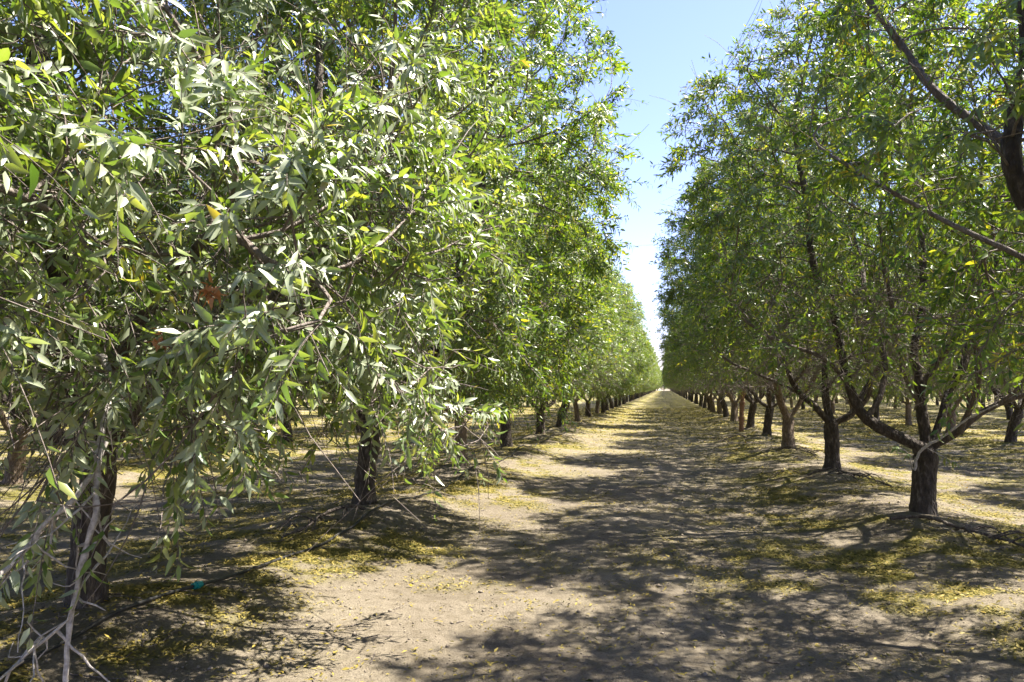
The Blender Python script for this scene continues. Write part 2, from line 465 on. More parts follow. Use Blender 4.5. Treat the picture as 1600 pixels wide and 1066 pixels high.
def foliage(P, pa, rad, kids, dirs, rng, centre, detail, n_shoots, leaves=17, droop=1.0, leaf_len=.085, bare=None, avoid=None, twigs=500, lowz=1.2):
    cand = np.where((rad < .016) & (P[:, 2] > .5))[0]
    wgt = np.where(kids[cand] == 0, 3.0, 1.0)
    # the inside of the crown is thinner
    rel = (P[cand] - centre) / np.array([2.6, 2.6, 2.6]); rr = np.linalg.norm(rel, axis=1)
    wgt = wgt * np.clip(rr - .15, .12, 1)
    low = np.clip((P[cand, 2] - lowz) / 1.0, .25, 1)
    wgt = wgt * low
    if bare is not None: wgt = wgt * bare(P[cand])
    pick = rng.choice(cand, size=n_shoots, p=wgt / wgt.sum())
    B = P[pick] + rng.normal(0, .01, (n_shoots, 3))
    out = P[pick] - centre; out[:, 2] *= .6; out = nrm(out)
    D = nrm(dirs[pick] * .7 + out * .55 + rng.normal(0, .45, (n_shoots, 3)) + np.array([0, 0, .12]))
    Ls = rng.uniform(.16, .42, n_shoots) * (1 + .5 * (rng.random(n_shoots) > .93))
    K = 6
    t = np.linspace(0, 1, K)
    dr = rng.uniform(.3, 1.3, n_shoots) * droop
    C = B[:, None, :] + D[:, None, :] * (Ls[:, None] * t)[..., None]
    C[..., 2] -= (dr * Ls)[:, None] * .55 * t ** 2
    if avoid is not None:
        ok = avoid(C[:, -1]) & avoid(C[:, 2]); C = C[ok]; D = D[ok]; Ls = Ls[ok]
    # leafless twigs, mostly inside and under the crown
    c2 = np.where((rad < .03) & (P[:, 2] > .6))[0]
    w2 = np.clip(1.9 - np.linalg.norm((P[c2] - centre) / np.array([2.2, 2.2, 3.2]), axis=1), .1, 2) * np.where(P[c2, 2] < 2.7, 5, 1)
    pk = rng.choice(c2, size=twigs, p=w2 / w2.sum())
    D2 = nrm(dirs[pk] * .5 + rng.normal(0, .6, (twigs, 3)) + np.array([0, 0, -.1])); L2 = rng.uniform(.2, .85, twigs)
    bend = rng.normal(0, .12, (twigs, 1, 3)) * (t ** 2)[None, :, None]
    C2 = P[pk][:, None, :] + (D2[:, None, :] * t[None, :, None] + bend) * L2[:, None, None] + rng.normal(0, .006, (twigs, K, 3)) * (t > 0)[None, :, None]
    if avoid is not None: C2 = C2[avoid(C2[:, -1])]
    n = len(C); C_all = np.concatenate([C, C2])
    Tg = nrm(np.gradient(C_all, axis=1))
    U = nrm(np.cross(Tg, np.array([.2, .1, 1.0]))); W = np.cross(Tg, U)
    r = ((.0030 * (1 - .6 * t))[None] * np.where(np.arange(len(C_all)) < n, 1, 1.35)[:, None])[:, :, None, None]
    a = np.arange(3) * 2 * math.pi / 3
    ring = C_all[:, :, None, :] + r * (U[:, :, None, :] * np.cos(a)[None, None, :, None] + W[:, :, None, :] * np.sin(a)[None, None, :, None])
    TV = ring.reshape(-1, 3)
    ii = np.arange(len(C_all) * K * 3).reshape(len(C_all), K, 3); jj = np.roll(ii, -1, axis=2)
    TQ = np.stack([ii[:, :-1], jj[:, :-1], jj[:, 1:], ii[:, 1:]], -1).reshape(-1, 4)
    Tg = Tg[:n]
    # leaves
    cnt = leaves
    tt = (np.arange(cnt)[None] + rng.uniform(0, .8, (n, cnt))) / cnt
    tt = .06 + .94 * tt ** .85
    pos = np.empty((n, cnt, 3)); tan = np.empty((n, cnt, 3))
    f = tt * (K - 1); i0 = np.clip(f.astype(int), 0, K - 2); fr = (f - i0)[..., None]
    ar = np.arange(n)[:, None]
    pos = C[ar, i0] * (1 - fr) + C[ar, i0 + 1] * fr
    tan = nrm(Tg[ar, i0] * (1 - fr) + Tg[ar, i0 + 1] * fr)
    ph = np.arange(cnt)[None] * 2.4 + rng.uniform(0, 6.28, (n, 1)) + rng.normal(0, .4, (n, cnt))
    u = nrm(np.cross(tan, np.array([.2, .1, 1.0]))); w_ = np.cross(tan, u)
    side = u * np.cos(ph)[..., None] + w_ * np.sin(ph)[..., None]
    ax = tan * rng.uniform(.45, 1.0, (n, cnt, 1)) + side * .75
    ax[..., 2] -= rng.uniform(-.1, .85, (n, cnt)) * droop
    ax = nrm(ax)
    nn = side * -.4 + tan * .9 + rng.normal(0, .38, (n, cnt, 3)); nn[..., 2] += .75
    nn = nn - ax * (nn * ax).sum(-1, keepdims=True); nn = nrm(nn)
    keep = (rng.random((n, cnt)) < .9).ravel()
    m = n * cnt
    Ln = rng.uniform(.5, 1.15, m) * leaf_len * (1 - .3 * (tt.ravel() > .93))
    Wd = Ln * rng.uniform(.27, .40, m)
    cu = rng.uniform(-.3, 1.3, m)
    rnd = np.clip(rng.beta(2, 2.2, m) * .9 + np.repeat(rng.normal(0, .10, n), cnt), 0, .955)
    rnd = np.where(rng.random(m) < .006, rng.uniform(.955, 1, m), rnd)
    sick = np.repeat(rng.random(n) < .004, cnt); rnd = np.where(sick, rng.uniform(.95, 1, m), rnd)
    B_, T_, N_ = (pos.reshape(-1, 3) + ax.reshape(-1, 3) * .012)[keep], ax.reshape(-1, 3)[keep], nn.reshape(-1, 3)[keep]
    V, F, per = leaf_geo(B_, T_, N_, Ln[keep], Wd[keep], cu[keep], detail)
    return (TV, TQ), V, F, np.repeat(rnd[keep], per)

def dry_cluster(parent, name, centre, rng, n=22):
    B = np.tile(np.array(centre, float), (n, 1)) + rng.normal(0, .012, (n, 3))
    T = nrm(rng.normal(0, 1, (n, 3)) + np.array([0, 0, -1.0])); N = rng.normal(0, 1, (n, 3)); N = nrm(N - T * (N * T).sum(-1, keepdims=True))
    V, F, per = leaf_geo(B, T, N, rng.uniform(.03, .07, n), rng.uniform(.012, .025, n), rng.uniform(.5, 1.6, n), True)
    return link(name, np_mesh(name, V, F, [DRY], True, {'rnd': np.repeat(rng.random(n), per)}), parent)

def make_tree(seed, limbs, env, centre, blobs=(), trunk_r=.125, n_attr=2300, n_shoots=2700, detail=True, droop=.75,
              leaf_len=.085, bare=None, avoid=None, low_cut=None, leaves=17, bark=None, twigs=500, lowz=1.2, leaf=None):
    rng = np.random.default_rng(seed + 1000)
    P, pa, rad, kids, dirs = grow(seed, limbs, env, blobs, n_attr, trunk_r, avoid=avoid, low_cut=low_cut)
    V, Q, TH = tubes(P, pa, rad, kids, rng)
    (TV, TQ), LV, LF, rnd = foliage(P, pa, rad, kids, dirs, rng, np.array(centre, float), detail, n_shoots, leaves, droop, leaf_len, bare, avoid, twigs, lowz)
    trunk = np_mesh('trunk', np.concatenate([V, TV]), [np.concatenate([Q, TQ + len(V)])], [bark or BARK], True,
                    {'thin': np.concatenate([TH, np.full(len(TV), 1.0)])})
    crown = np_mesh('crown', LV, LF, [leaf or LEAF], True, {'rnd': rnd})
    return trunk, crown

def scaffold(rng, th, n, spread=.62, top=3.6, lean=(0, 0)):
    """trunk and n upward arching limbs, local coordinates"""
    tx, ty = lean
    limbs = [([(0, 0, -.25), (tx * .3, ty * .3, th * .4), (tx, ty, th)], None)]
    a0 = rng.uniform(0, 6.28)
    for i in range(n):
        a = a0 + i * 6.283 / n + rng.normal(0, .22)
        sp = spread * rng.uniform(.75, 1.25); h = top * rng.uniform(.8, 1.1)
        c, s = math.cos(a), math.sin(a)
        b = rng.normal(0, .12, 4)
        limbs.append(([(tx, ty, th - .05), (tx + c * .45 * sp * 1.3, ty + s * .45 * sp * 1.3, th + .38),
                       (tx + c * 1.0 * sp * 1.25 + b[0], ty + s * 1.0 * sp * 1.25 + b[1], th + 1.15),
                       (tx + c * 1.45 * sp * 1.2 + b[2], ty + s * 1.45 * sp * 1.2 + b[3], th + h * .72)], 0))
    return limbs

def empty(name, loc, rz=0.0, sc=1.0):
    o = bpy.data.objects.new(name, None); COL.objects.link(o)
    o.location = loc; o.rotation_euler = (0, 0, rz); o.scale = (sc, sc, sc); o.empty_display_size = .3
    return o

def gz(x, y): return float(ground_h(np.array([x]), np.array([y]))[0])

CREATED = []
def place(tr, cr, x, y, rz, sc, label, group=None, cat='tree'):
    e = empty('almond_tree', (x, y, gz(x, y) - .02), rz, sc)
    link('trunk', tr, e); link('crown', cr, e)
    tag(e, label, cat, group)
    CREATED.append(e)
    return e

G_L = 'almond trees in the row left of the lane'
G_R = 'almond trees in the row right of the lane'

def loc(pts, base): return [tuple(np.array(p) - np.array(base)) for p in pts]

# --- keep the air round the camera and the lane ahead of it clear, in world coordinates
def clear_of_camera(bx, by, bz=0.15):
    def f(A):
        W_ = A + np.array([bx, by, bz])
        d = np.linalg.norm(W_ - np.array([0, 0, 1.6]), axis=1)
        ok = d > 2.15
        # no leaves right of the hanging branches, low over the lane
        low = (W_[:, 0] > -1.15 - .0 * W_[:, 1]) & (W_[:, 0] < 1.7) & (W_[:, 2] < 2.3) & (W_[:, 1] < 4.6)
        lane = (W_[:, 0] > -.95) & (W_[:, 0] < .35) & (W_[:, 1] < 7.5)
        return ok & ~low & ~lane & (W_[:, 2] > .42)
    return f

ENV = (0, 0, 4.1, 2.75, 2.7, 2.95, 2.35)
# near left tree beside the camera
rs = np.random.default_rng(3)
x, y = XL, YL[0]
lim = scaffold(rs, .95, 4, .7, 3.4)
lim.append(([(0, 0, .9), (.55, .8, 1.55), (1.05, 1.7, 2.0), (1.35, 2.35, 2.05), (1.5, 2.75, 1.8)], 0))
t, c = make_tree(11, lim, (0.1, .1, 4.1, 2.8, 2.7, 3.0, 2.8), (0, 0, 3.6), blobs=[(1.35, 2.3, 2.0, .45, 70), (1.1, 2.0, 1.5, .35, 15), (.9, 2.6, 2.7, .5, 40)],
                 avoid=clear_of_camera(x, y), n_shoots=5200, leaf=LEAF_PALE, leaf_len=.082, droop=.8, trunk_r=.13, twigs=900)
place(t, c, x, y, 0, 1, 'nearest almond tree on the left, only its drooping pale leaves reaching into the left edge', G_L)

# left tree with the bare hanging branches
x, y = -3.62, YL[1]
lim = [([(0, 0, -.25), (.02, -.02, .4), (.06, .0, .95)], None),
       ([(.06, 0, .9), (-.5, -.1, 1.25), (-1.1, -.1, 1.9), (-1.5, .1, 2.9)], 0),
       ([(.06, 0, .9), (.3, .4, 1.5), (.7, .9, 2.3), (.95, 1.2, 3.4)], 0),
       ([(.06, 0, .9), (.1, -.35, 1.5), (.3, -.75, 2.5), (.35, -.9, 3.6)], 0),
       ([(.06, 0, .9), (.5, -.1, 1.3), (1.2, .0, 1.9), (1.75, .1, 2.5)], 0),
       ([(.06, 0, .9), (.6, -.6, 1.45), (1.35, -1.1, 1.95), (1.95, -1.4, 2.0), (2.35, -1.62, 1.68)], 0),
       ([(.5, -.2, 1.3), (1.2, .35, 1.55), (1.85, .65, 1.35), (2.3, .8, .95)], 0)]
bl = [(2.25, -1.5, 1.75, .42, 90), (1.95, -1.3, 2.2, .5, 90), (1.75, -1.35, 1.45, .38, 60), (2.25, .65, 1.1, .35, 45), (2.25, -.7, 2.5, .5, 70),
      (1.5, .1, 1.45, .45, 40), (1.9, -.3, 1.7, .45, 60), (.8, -.9, 1.6, .45, 40), (1.3, -1.75, 1.0, .25, 18), (1.3, -.9, 1.2, .35, 25), (2.0, .2, 1.5, .4, 40),
      (-.4, -1.2, 1.8, .5, 40)]
t, c = make_tree(12, lim, (.1, .05, 4.15, 2.85, 2.7, 3.2, 3.0), (0, 0, 3.6), blobs=bl, avoid=clear_of_camera(x, y), n_attr=2800, n_shoots=8000, lowz=0.75,
                 leaf=LEAF_PALE, leaf_len=.088, droop=.8, trunk_r=.105, twigs=3200)
e_L0 = place(t, c, x, y, 0, 1, 'big left foreground almond tree, leafy branches drooping in front of its trunk to the ground', G_L)

def tube_mesh(lines, mat, thin=1.0, sides=7, seed=0, name='branch'):
    rng = np.random.default_rng(seed); VV = []; QQ = []; nv = 0
    for pts, r0, r1 in lines:
        p = polyline(pts, .05); p[1:-1] += rng.normal(0, .004, (len(p) - 2, 3))
        r = np.linspace(r0, r1, len(p)) * (1 + .12 * rng.normal(0, 1, len(p)) + .35 * (rng.random(len(p)) > .86))
        T = nrm(np.gradient(p, axis=0)); ref = np.array([.3, .8, .1]) if abs(T[0, 2]) > .7 else np.array([0, 0, 1.])
        U = nrm(np.cross(T, ref)); W = np.cross(T, U); a = np.arange(sides) * 2 * math.pi / sides
        ring = p[:, None] + r[:, None, None] * (U[:, None] * np.cos(a)[None, :, None] + W[:, None] * np.sin(a)[None, :, None])
        k = len(p); VV.append(ring.reshape(-1, 3)); ii = nv + np.arange(k * sides).reshape(k, sides); jj = np.roll(ii, -1, 1)
        QQ.append(np.stack([ii[:-1], jj[:-1], jj[1:], ii[1:]], -1).reshape(-1, 4))
        caps = None; nv += k * sides
    V = np.concatenate(VV)
    return np_mesh(name, V, [np.concatenate(QQ)], [mat], True, {'thin': np.full(len(V), thin)})

b0 = (x, y, gz(x, y) - .02)
dead = [([(-3.3, 4.0, 1.5), (-2.8, 3.4, 1.75), (-2.4, 3.0, 1.61), (-2.24, 2.74, 1.38), (-2.19, 2.66, 1.11), (-2.25, 2.63, .73), (-2.23, 2.59, .40)], .018, .009),
        ([(-2.21, 2.74, 1.38), (-2.23, 2.65, 1.21), (-2.32, 2.54, 1.06), (-2.38, 2.43, .92), (-2.5, 2.25, .80)], .012, .006),
        ([(-2.22, 2.63, .80), (-2.26, 2.6, .70), (-2.33, 2.56, .62), (-2.42, 2.42, .5)], .007, .003)]
rd = np.random.default_rng(77)
for k in range(46):
    src = dead[rd.choice([0, 0, 0, 1, 2])][0]
    pl_ = polyline(src, .05); p0 = pl_[int(rd.uniform(.25, .98) * (len(pl_) - 1))]
    d0 = nrm(rd.normal(0, 1, 3) + np.array([.1, -.1, -.7])); Lk = rd.uniform(.08, .5)
    p1 = p0 + d0 * Lk * .5 + rd.normal(0, .02, 3); p2 = p1 + nrm(d0 + rd.normal(0, .5, 3)) * Lk * .5
    if np.linalg.norm(p2 - np.array([0, 0, 1.6])) > 2.0 and p2[2] > .3:
        dead.append(([tuple(p0), tuple(p1), tuple(p2)], rd.uniform(.003, .006), .0016))
dm = tube_mesh([(loc(p_, b0), r0, r1) for p_, r0, r1 in dead], PALEWOOD, 1.0, 8, 4)
o = link('bare_branch', dm, e_L0); o['label'] = 'bare pale grey branch hanging down to the ground'
rr_ = np.random.default_rng(8)
dry_cluster(e_L0, 'dry_leaf_cluster', np.array((-1.59, 2.47, 1.95)) - np.array(b0), rr_, 24)
dry_cluster(e_L0, 'dry_leaf_cluster', np.array((-1.73, 2.41, 1.77)) - np.array(b0), rr_, 16)

# left tree 2 (tall, its edge against the sky)
x, y = XL, YL[2]
rs = np.random.default_rng(5)
lim = [([(0, 0, -.25), (.03, 0, .4), (.10, .02, .95)], None),
       ([(.1, 0, .9), (-.35, .1, 1.4), (-.9, .2, 2.3), (-1.2, .3, 3.4)], 0),
       ([(.1, 0, .9), (.45, .1, 1.35), (1.0, .1, 2.1), (1.3, .0, 3.3), (1.5, -.1, 4.4)], 0),
       ([(.1, 0, .9), (.1, .5, 1.5), (.3, 1.0, 2.5), (.4, 1.3, 3.8)], 0),
       ([(.1, 0, .9), (.15, -.4, 1.5), (.5, -.9, 2.5), (.7, -1.1, 3.9)], 0)]
t, c = make_tree(13, lim, (.2, 0, 5.0, 2.85, 2.6, 3.6, 3.7), (0, 0, 3.9), n_attr=2900, n_shoots=8600, lowz=.7, trunk_r=.12, leaf_len=.084, droop=.8,
                 blobs=[(1.6, .2, 1.6, .6, 60), (1.9, -1.1, 1.9, .6, 60)], avoid=clear_of_camera(x, y))
place(t, c, x, y, 0, 1, 'tall almond tree behind the drooping left branches, its leafy edge high against the sky', G_L)

# right tree beside the camera, limbs entering at the right edge
x, y = XR + .03, YR[1]
b0 = np.array((x, y, gz(x, y)))
W = lambda *p: [tuple(np.array(q_) - b0) for q_ in p]
lim = [([(0, 0, -.25), (0, 0, .4), (-.04, -.02, .95)], None),
       (W((2.85, 4.7, 1.15), (2.5, 4.65, 1.65), (2.1, 4.55, 2.3), (1.94, 4.59, 2.91), (1.97, 4.65, 3.8), (1.9, 4.6, 4.6)), 0),
       (W((2.85, 4.7, 1.15), (2.6, 4.6, 1.6), (2.17, 4.55, 2.12), (1.94, 4.63, 2.35), (1.64, 4.86, 2.59), (1.29, 5.28, 2.91), (1.0, 5.6, 3.4)), 0),
       (W((1.95, 4.59, 2.9), (1.83, 4.76, 3.06), (1.68, 4.92, 3.34), (1.48, 5.16, 3.82), (1.2, 5.3, 4.6)), 0),
       ([(-.04, 0, .9), (.4, .4, 1.5), (.9, .8, 2.4), (1.2, 1.0, 3.5)], 0),
       ([(-.04, 0, .9), (.3, -.5, 1.5), (.5, -1.1, 2.4), (.6, -1.4, 3.6)], 0),
       ([(-.04, 0, .9), (-.1, .6, 1.6), (0, 1.2, 2.5), (.0, 1.5, 3.6)], 0)]
t, c = make_tree(14, lim, (.35, .1, 4.3, 2.3, 2.5, 2.8, 2.5), (0, 0, 3.9), n_shoots=4500, avoid=clear_of_camera(x, y), leaf_len=.078,
                 trunk_r=.095, low_cut=lambda A: np.where(A[:, 0] < -.4, 1.4, 1.2), blobs=[(-.9, .1, 1.65, .32, 45), (-.75, .5, 1.9, .35, 35)])
place(t, c, x, y, 0, 1, 'nearest almond tree on the right, thick limbs leaning in at the top right edge', G_R)

# right tree 2: dark trunk with four limbs, near the right edge
x, y = XR + .02, YR[2]
b0 = np.array((x, y, gz(x, y)))
lim = [([(0, 0, -.25), (.0, 0, .3), (.06, .02, .72)], None),
       ([(.05, 0, .68), (-.22, -.06, .84), (-.6, -.12, 1.08), (-.78, -.10, 1.48), (-.80, .05, 1.95), (-1.05, .05, 2.8), (-1.25, .0, 3.9)], 0),
       ([(.05, 0, .68), (.02, .1, 1.2), (.0, .2, 1.8), (.18, .35, 2.7), (.1, .4, 3.9)], 0),
       ([(.05, 0, .68), (.40, -.15, 1.02), (.75, -.3, 1.25), (1.15, -.5, 1.55), (1.5, -.6, 2.4)], 0),
       ([(.05, 0, .68), (.30, .15, 1.15), (.60, .35, 1.8), (.95, .6, 2.6), (1.1, .8, 3.6)], 0),
       ([(-.55, -.12, 1.05), (-.35, .1, 1.6), (-.4, .35, 2.4), (-.5, .6, 3.3)], 0),
       ([(.35, -.15, .98), (.35, -.6, 1.35), (.2, -1.1, 2.0), (.1, -1.5, 2.9)], 0),
       ([(-.78, -.1, 1.48), (-1.2, -.25, 1.8), (-1.7, -.4, 2.0), (-2.1, -.5, 2.3)], 0),
       ([(.0, .1, 1.2), (-.25, -.15, 1.8), (-.45, -.35, 2.6), (-.5, -.5, 3.4)], 0),
       ([(.02, .15, 1.4), (.3, -.1, 1.9), (.55, -.35, 2.6), (.8, -.5, 3.4)], 0),
       ([(.75, -.3, 1.25), (.95, -.7, 1.7), (1.0, -1.0, 2.4)], 0)]
t, c = make_tree(15, lim, (.0, 0, 4.05, 2.8, 2.45, 2.5, 2.8), (0, 0, 3.9), n_attr=2600, n_shoots=5500, trunk_r=.125, leaf_len=.078,
                 low_cut=lambda A: np.full(len(A), 1.45) - .4 * (A[:, 0] > 1.2), bare=lambda Q_: np.clip((Q_[:, 2] - 1.3) / 1.9, .12, 1.0), twigs=2400)
place(t, c, x, y, 0, 1, 'almond tree near the right edge with stout dark trunk splitting low into spreading limbs', G_R)

e_R1 = CREATED[-1]
b1 = (x, y, gz(x, y) - .02)
sprig_lines = [([(2.66, 9.11, 0.7), (2.72, 9.06, 0.91), (2.89, 8.98, 1.05), (3.11, 8.85, 1.26), (3.37, 8.74, 1.42)], .018, .008), ([(2.66, 9.11, 0.7), (2.52, 8.91, 0.92), (2.38, 8.78, 0.96)], .006, .003), ([(2.79, 9.07, 0.94), (2.91, 8.94, 0.85), (3.0, 8.91, 0.81)], .006, .003)]
o = link('bare_branch', tube_mesh([(loc(p_, b1), r0, r1) for p_, r0, r1 in sprig_lines], PALEWOOD, 1.0, 7, 14), e_R1)
o['label'] = 'pale dead limb crossing in front of the dark trunk'
def sprig(parent, base, lines, rng, per=13, ln=.10):
    BB = []; TT = []
    for pl_ in lines:
        p_ = polyline(pl_, .02)
        for k in range(per):
            q_ = p_[int(rng.integers(len(p_) // 3, len(p_)))]; BB.append(np.array(q_) - np.array(base))
            TT.append(nrm(nrm(p_[-1] - p_[0]) * .6 + rng.normal(0, .4, 3) + np.array([0, 0, -.3])))
    BB = np.array(BB); TT = np.array(TT); NN = rng.normal(0, .5, TT.shape) + np.array([0, 0, 1.]); NN = nrm(NN - TT * (NN * TT).sum(-1, keepdims=True))
    n_ = len(BB); Ln = rng.uniform(.6, 1.1, n_) * ln
    V, F, per_ = leaf_geo(BB, TT, NN, Ln, Ln * rng.uniform(.28, .38, n_), rng.uniform(0, 1, n_), True)
    return link('leafy_sprig', np_mesh('leafy_sprig', V, F, [LEAF], True, {'rnd': np.repeat(rng.uniform(.3, .85, n_), per_)}), parent)
sprig(e_R1, b1, [[(2.66, 9.11, 0.7), (2.52, 8.91, 0.92), (2.38, 8.78, 0.96)]], np.random.default_rng(5))
sprig(e_R1, b1, [[(2.79, 9.07, 0.94), (2.91, 8.94, 0.85), (3.0, 8.91, 0.81)]], np.random.default_rng(7))

# right tree 3: dark trunk, three limbs
x, y = XR - .02, YR[3]
lim = [([(0, 0, -.25), (.0, 0, .3), (0, .0, .78)], None),
       ([(0, 0, .74), (-.32, -.12, 1.1), (-.65, -.3, 1.5), (-.9, -.4, 2.2), (-1.1, -.4, 3.3)], 0),
       ([(0, 0, .74), (-.03, .1, 1.5), (.05, .2, 2.6), (.0, .3, 3.8)], 0),
       ([(0, 0, .74), (.45, -.05, 1.15), (.62, -.15, 1.5), (.5, -.2, 2.2), (.8, -.4, 3.4)], 0),
       ([(.4, 0, 1.1), (.9, .4, 1.7), (1.3, .7, 2.6), (1.5, .9, 3.4)], 0),
       ([(-.5, -.2, 1.3), (-1.1, -.1, 1.6), (-1.7, 0, 1.9), (-2.1, .1, 2.4)], 0),
       ([(-.02, .1, 1.4), (.25, -.4, 2.0), (.3, -.9, 2.9)], 0),
       ([(-.6, -.3, 1.45), (-.4, -.7, 2.1), (-.4, -1.2, 2.9)], 0)]
t, c = make_tree(16, lim, (0, 0, 4.1, 2.75, 2.3, 2.7, 2.8), (0, 0, 3.9), n_shoots=6100, trunk_r=.12, leaf_len=.078,
                 low_cut=lambda A: np.full(len(A), 1.35), bare=lambda Q_: np.clip((Q_[:, 2] - 1.3) / 1.9, .12, 1.0), twigs=2200)
place(t, c, x, y, 0, 1, 'second trunk from the right edge, blackish and straight, with a V of bare limbs', G_R)

# --- generic almond trees, shared by all the farther ones
GEN = []
for k, (sd_, th, nl, env, tr_r, ll, lc, bk) in enumerate([
        (21, .85, 4, (0, 0, 4.0, 2.85, 2.4, 2.8, 2.9), .12, .088, 1.25, BARK),
        (22, .72, 3, (.1, 0, 4.1, 2.8, 2.45, 2.9, 2.9), .135, .088, 1.3, BARK_BROWN),
        (23, .98, 5, (0, .1, 4.1, 2.85, 2.35, 2.8, 2.9), .115, .088, 1.2, BARK),
        (24, .85, 4, (0, 0, 4.1, 2.8, 2.4, 3.1, 3.1), .105, .09, .85, BARK_BROWN),
        (25, .7, 4, (-.1, 0, 4.2, 2.8, 2.35, 3.0, 3.1), .12, .09, .85, BARK),
        (26, .9, 5, (.1, 0, 4.0, 2.8, 2.4, 2.7, 2.9), .13, .088, 1.1, BARK)]):
    rs = np.random.default_rng(sd_)
    lim = scaffold(rs, th, nl, .72, 3.4, (rs.normal(0, .08), rs.normal(0, .08)))
    GEN.append(make_tree(sd_, lim, env, (0, 0, 3.8), n_attr=2400, n_shoots=(5400 if lc > .9 else 5700), detail=False, trunk_r=tr_r, leaf_len=ll, bark=bk, twigs=1900, lowz=(1.1 if lc > .9 else .5),
                         low_cut=(lambda A, z=lc: np.full(len(A), z)), leaves=16,
                         bare=(lambda Q_, z=(1.3 if lc > .9 else .4): np.clip((Q_[:, 2] - z) / (1.9 if z > 1 else .8), .12, 1.0))))

ORD = ['zeroth', 'first', 'second', 'third', 'fourth', 'fifth', 'sixth', 'seventh', 'eighth', 'ninth', 'tenth', 'eleventh', 'twelfth', 'thirteenth', 'fourteenth', 'fifteenth', 'sixteenth']
rt = random.Random(9)

def copy_tree(gen, x, y, rz, sc, label, group):
    return place(gen[0], gen[1], x, y, rz, sc, label, group)

LOOK_R = {4: 'almond tree right of the lane with pale brown trunk, third trunk from the right edge',
          5: 'almond tree right of the lane with short black trunk just before the thin leaning post',
          6: 'almond tree right of the lane hidden behind the thin brown post, sixth from camera',
          7: 'almond tree right of the lane with thick dark trunk just beyond the thin brown post'}
LOOK_L = {3: 'left-row almond tree whose slanting trunk shows under the leaf tips, fourth from camera',
          4: 'left-row almond tree with short upright brown trunk beside the pale bank, fifth from camera',
          5: 'left-row almond tree with dark forked trunk beyond the pale bank, sixth from camera'}
for i, yy in enumerate(YR):
    if i in (1, 2, 3): continue
    n_ = i
    if i == 0: lab = 'almond tree on the right just beside the camera, only its shade falling in the picture'
    elif n_ in LOOK_R: lab = LOOK_R[n_]
    elif n_ <= 14: lab = 'almond tree with shaded trunk, %s from camera in the row right of the lane' % ORD[n_]
    else: lab = 'small far almond tree merging into the right row towards the end of the lane'
    copy_tree(GEN[1 if i == 4 else 0 if i == 5 else rt.choice([0, 1, 2, 5])], XR + rt.uniform(-.09, .09), yy + rt.uniform(-.1, .1), rt.uniform(0, 6.28), rt.uniform(.93, 1.06), lab, G_R)
for i, yy in enumerate(YL):
    if i in (0, 1, 2): continue
    if i in LOOK_L: lab = LOOK_L[i]
    elif i <= 14: lab = 'sunlit almond tree, %s from camera in the row left of the lane' % ORD[i + 1]
    else: lab = 'small far almond tree merging into the sunlit left row towards the end of the lane'
    copy_tree(GEN[rt.choice([3, 4, 3, 4, 5])], XL + rt.uniform(-.09, .09), yy + rt.uniform(-.1, .1), rt.uniform(0, 6.28), rt.uniform(.95, 1.08), lab, G_L)

SIDE = [('left', -1, 'second', 1.0, 66), ('left', -2, 'third', 9.0, 70), ('left', -3, 'fourth', 16, 76), ('left', -4, 'fifth', 23, 80),
        ('right', 1, 'second', 4.5, 96), ('right', 2, 'third', 30, 100), ('right', 3, 'fourth', 46, 105)]
for side, k, nm, y0, y1 in SIDE:
    xx = (XL if k < 0 else XR) + (k) * ROW
    yy = y0
    while yy < y1:
        copy_tree(GEN[rt.randrange(6)], xx + rt.uniform(-.1, .1), yy + rt.uniform(-.15, .15), rt.uniform(0, 6.28), rt.uniform(.93, 1.06),
                  'shaded almond tree in the %s row %s of the lane, seen between nearer trunks' % (nm, side), 'almond trees in the %s row %s of the lane' % (nm, side))
        yy += 4.6

# ------------------------------------------------------------------ far orchard mass and the tree line across the lane's end
def leaf_mass(name, boxes, n_leaf, size, seed, label, cat):
    rng = np.random.default_rng(seed); VV = []; FF = []; nv = 0; RN = []
    TV = []; TQ = []; tn = 0
    for (cx, cy, h, r) in boxes:
        v = nrm(rng.normal(0, 1, (n_leaf, 3))) * rng.uniform(.45, 1.05, (n_leaf, 1)); 
        v[:, 2] = np.sign(v[:, 2]) * np.abs(v[:, 2]) ** .55
        B = np.array([cx, cy, h * .53]) + v * np.array([r, r, h * .47])
        T = nrm(rng.normal(0, 1, (n_leaf, 3))); N = rng.normal(0, 1, (n_leaf, 3)); N = nrm(N - T * (N * T).sum(-1, keepdims=True))
        V, F, per = leaf_geo(B, T, N, rng.uniform(.6, 1.3, n_leaf) * size, rng.uniform(.3, .6, n_leaf) * size, rng.uniform(0, .8, n_leaf), False)
        VV.append(V); FF.append(F[0] + nv); nv += len(V); RN.append(np.repeat(rng.beta(2, 2, n_leaf) * .9, per))
        a = np.arange(6) * math.pi / 3
        for (z, rr) in ((-.2, .22), (h * .5, .14)):
            TV.append(np.stack([cx + np.cos(a) * rr, cy + np.sin(a) * rr, np.full(6, z)], -1))
        ii = tn + np.arange(12).reshape(2, 6); jj = np.roll(ii, -1, 1); TQ.append(np.stack([ii[0], jj[0], jj[1], ii[1]], -1)); tn += 12
    V = np.concatenate(VV + TV); F1 = np.concatenate(FF); F2 = np.concatenate(TQ) + nv
    me_ = np_mesh(name, V, [F1, F2], [LEAF, BARK], False, {'rnd': np.concatenate(RN + [np.zeros(tn)]), 'thin': np.zeros(len(V))},
                  np.concatenate([np.zeros(len(F1)), np.ones(len(F2))]))
    return tag(link(name, me_), label, cat, None, 'stuff')
rb = random.Random(4)
bx_ = []
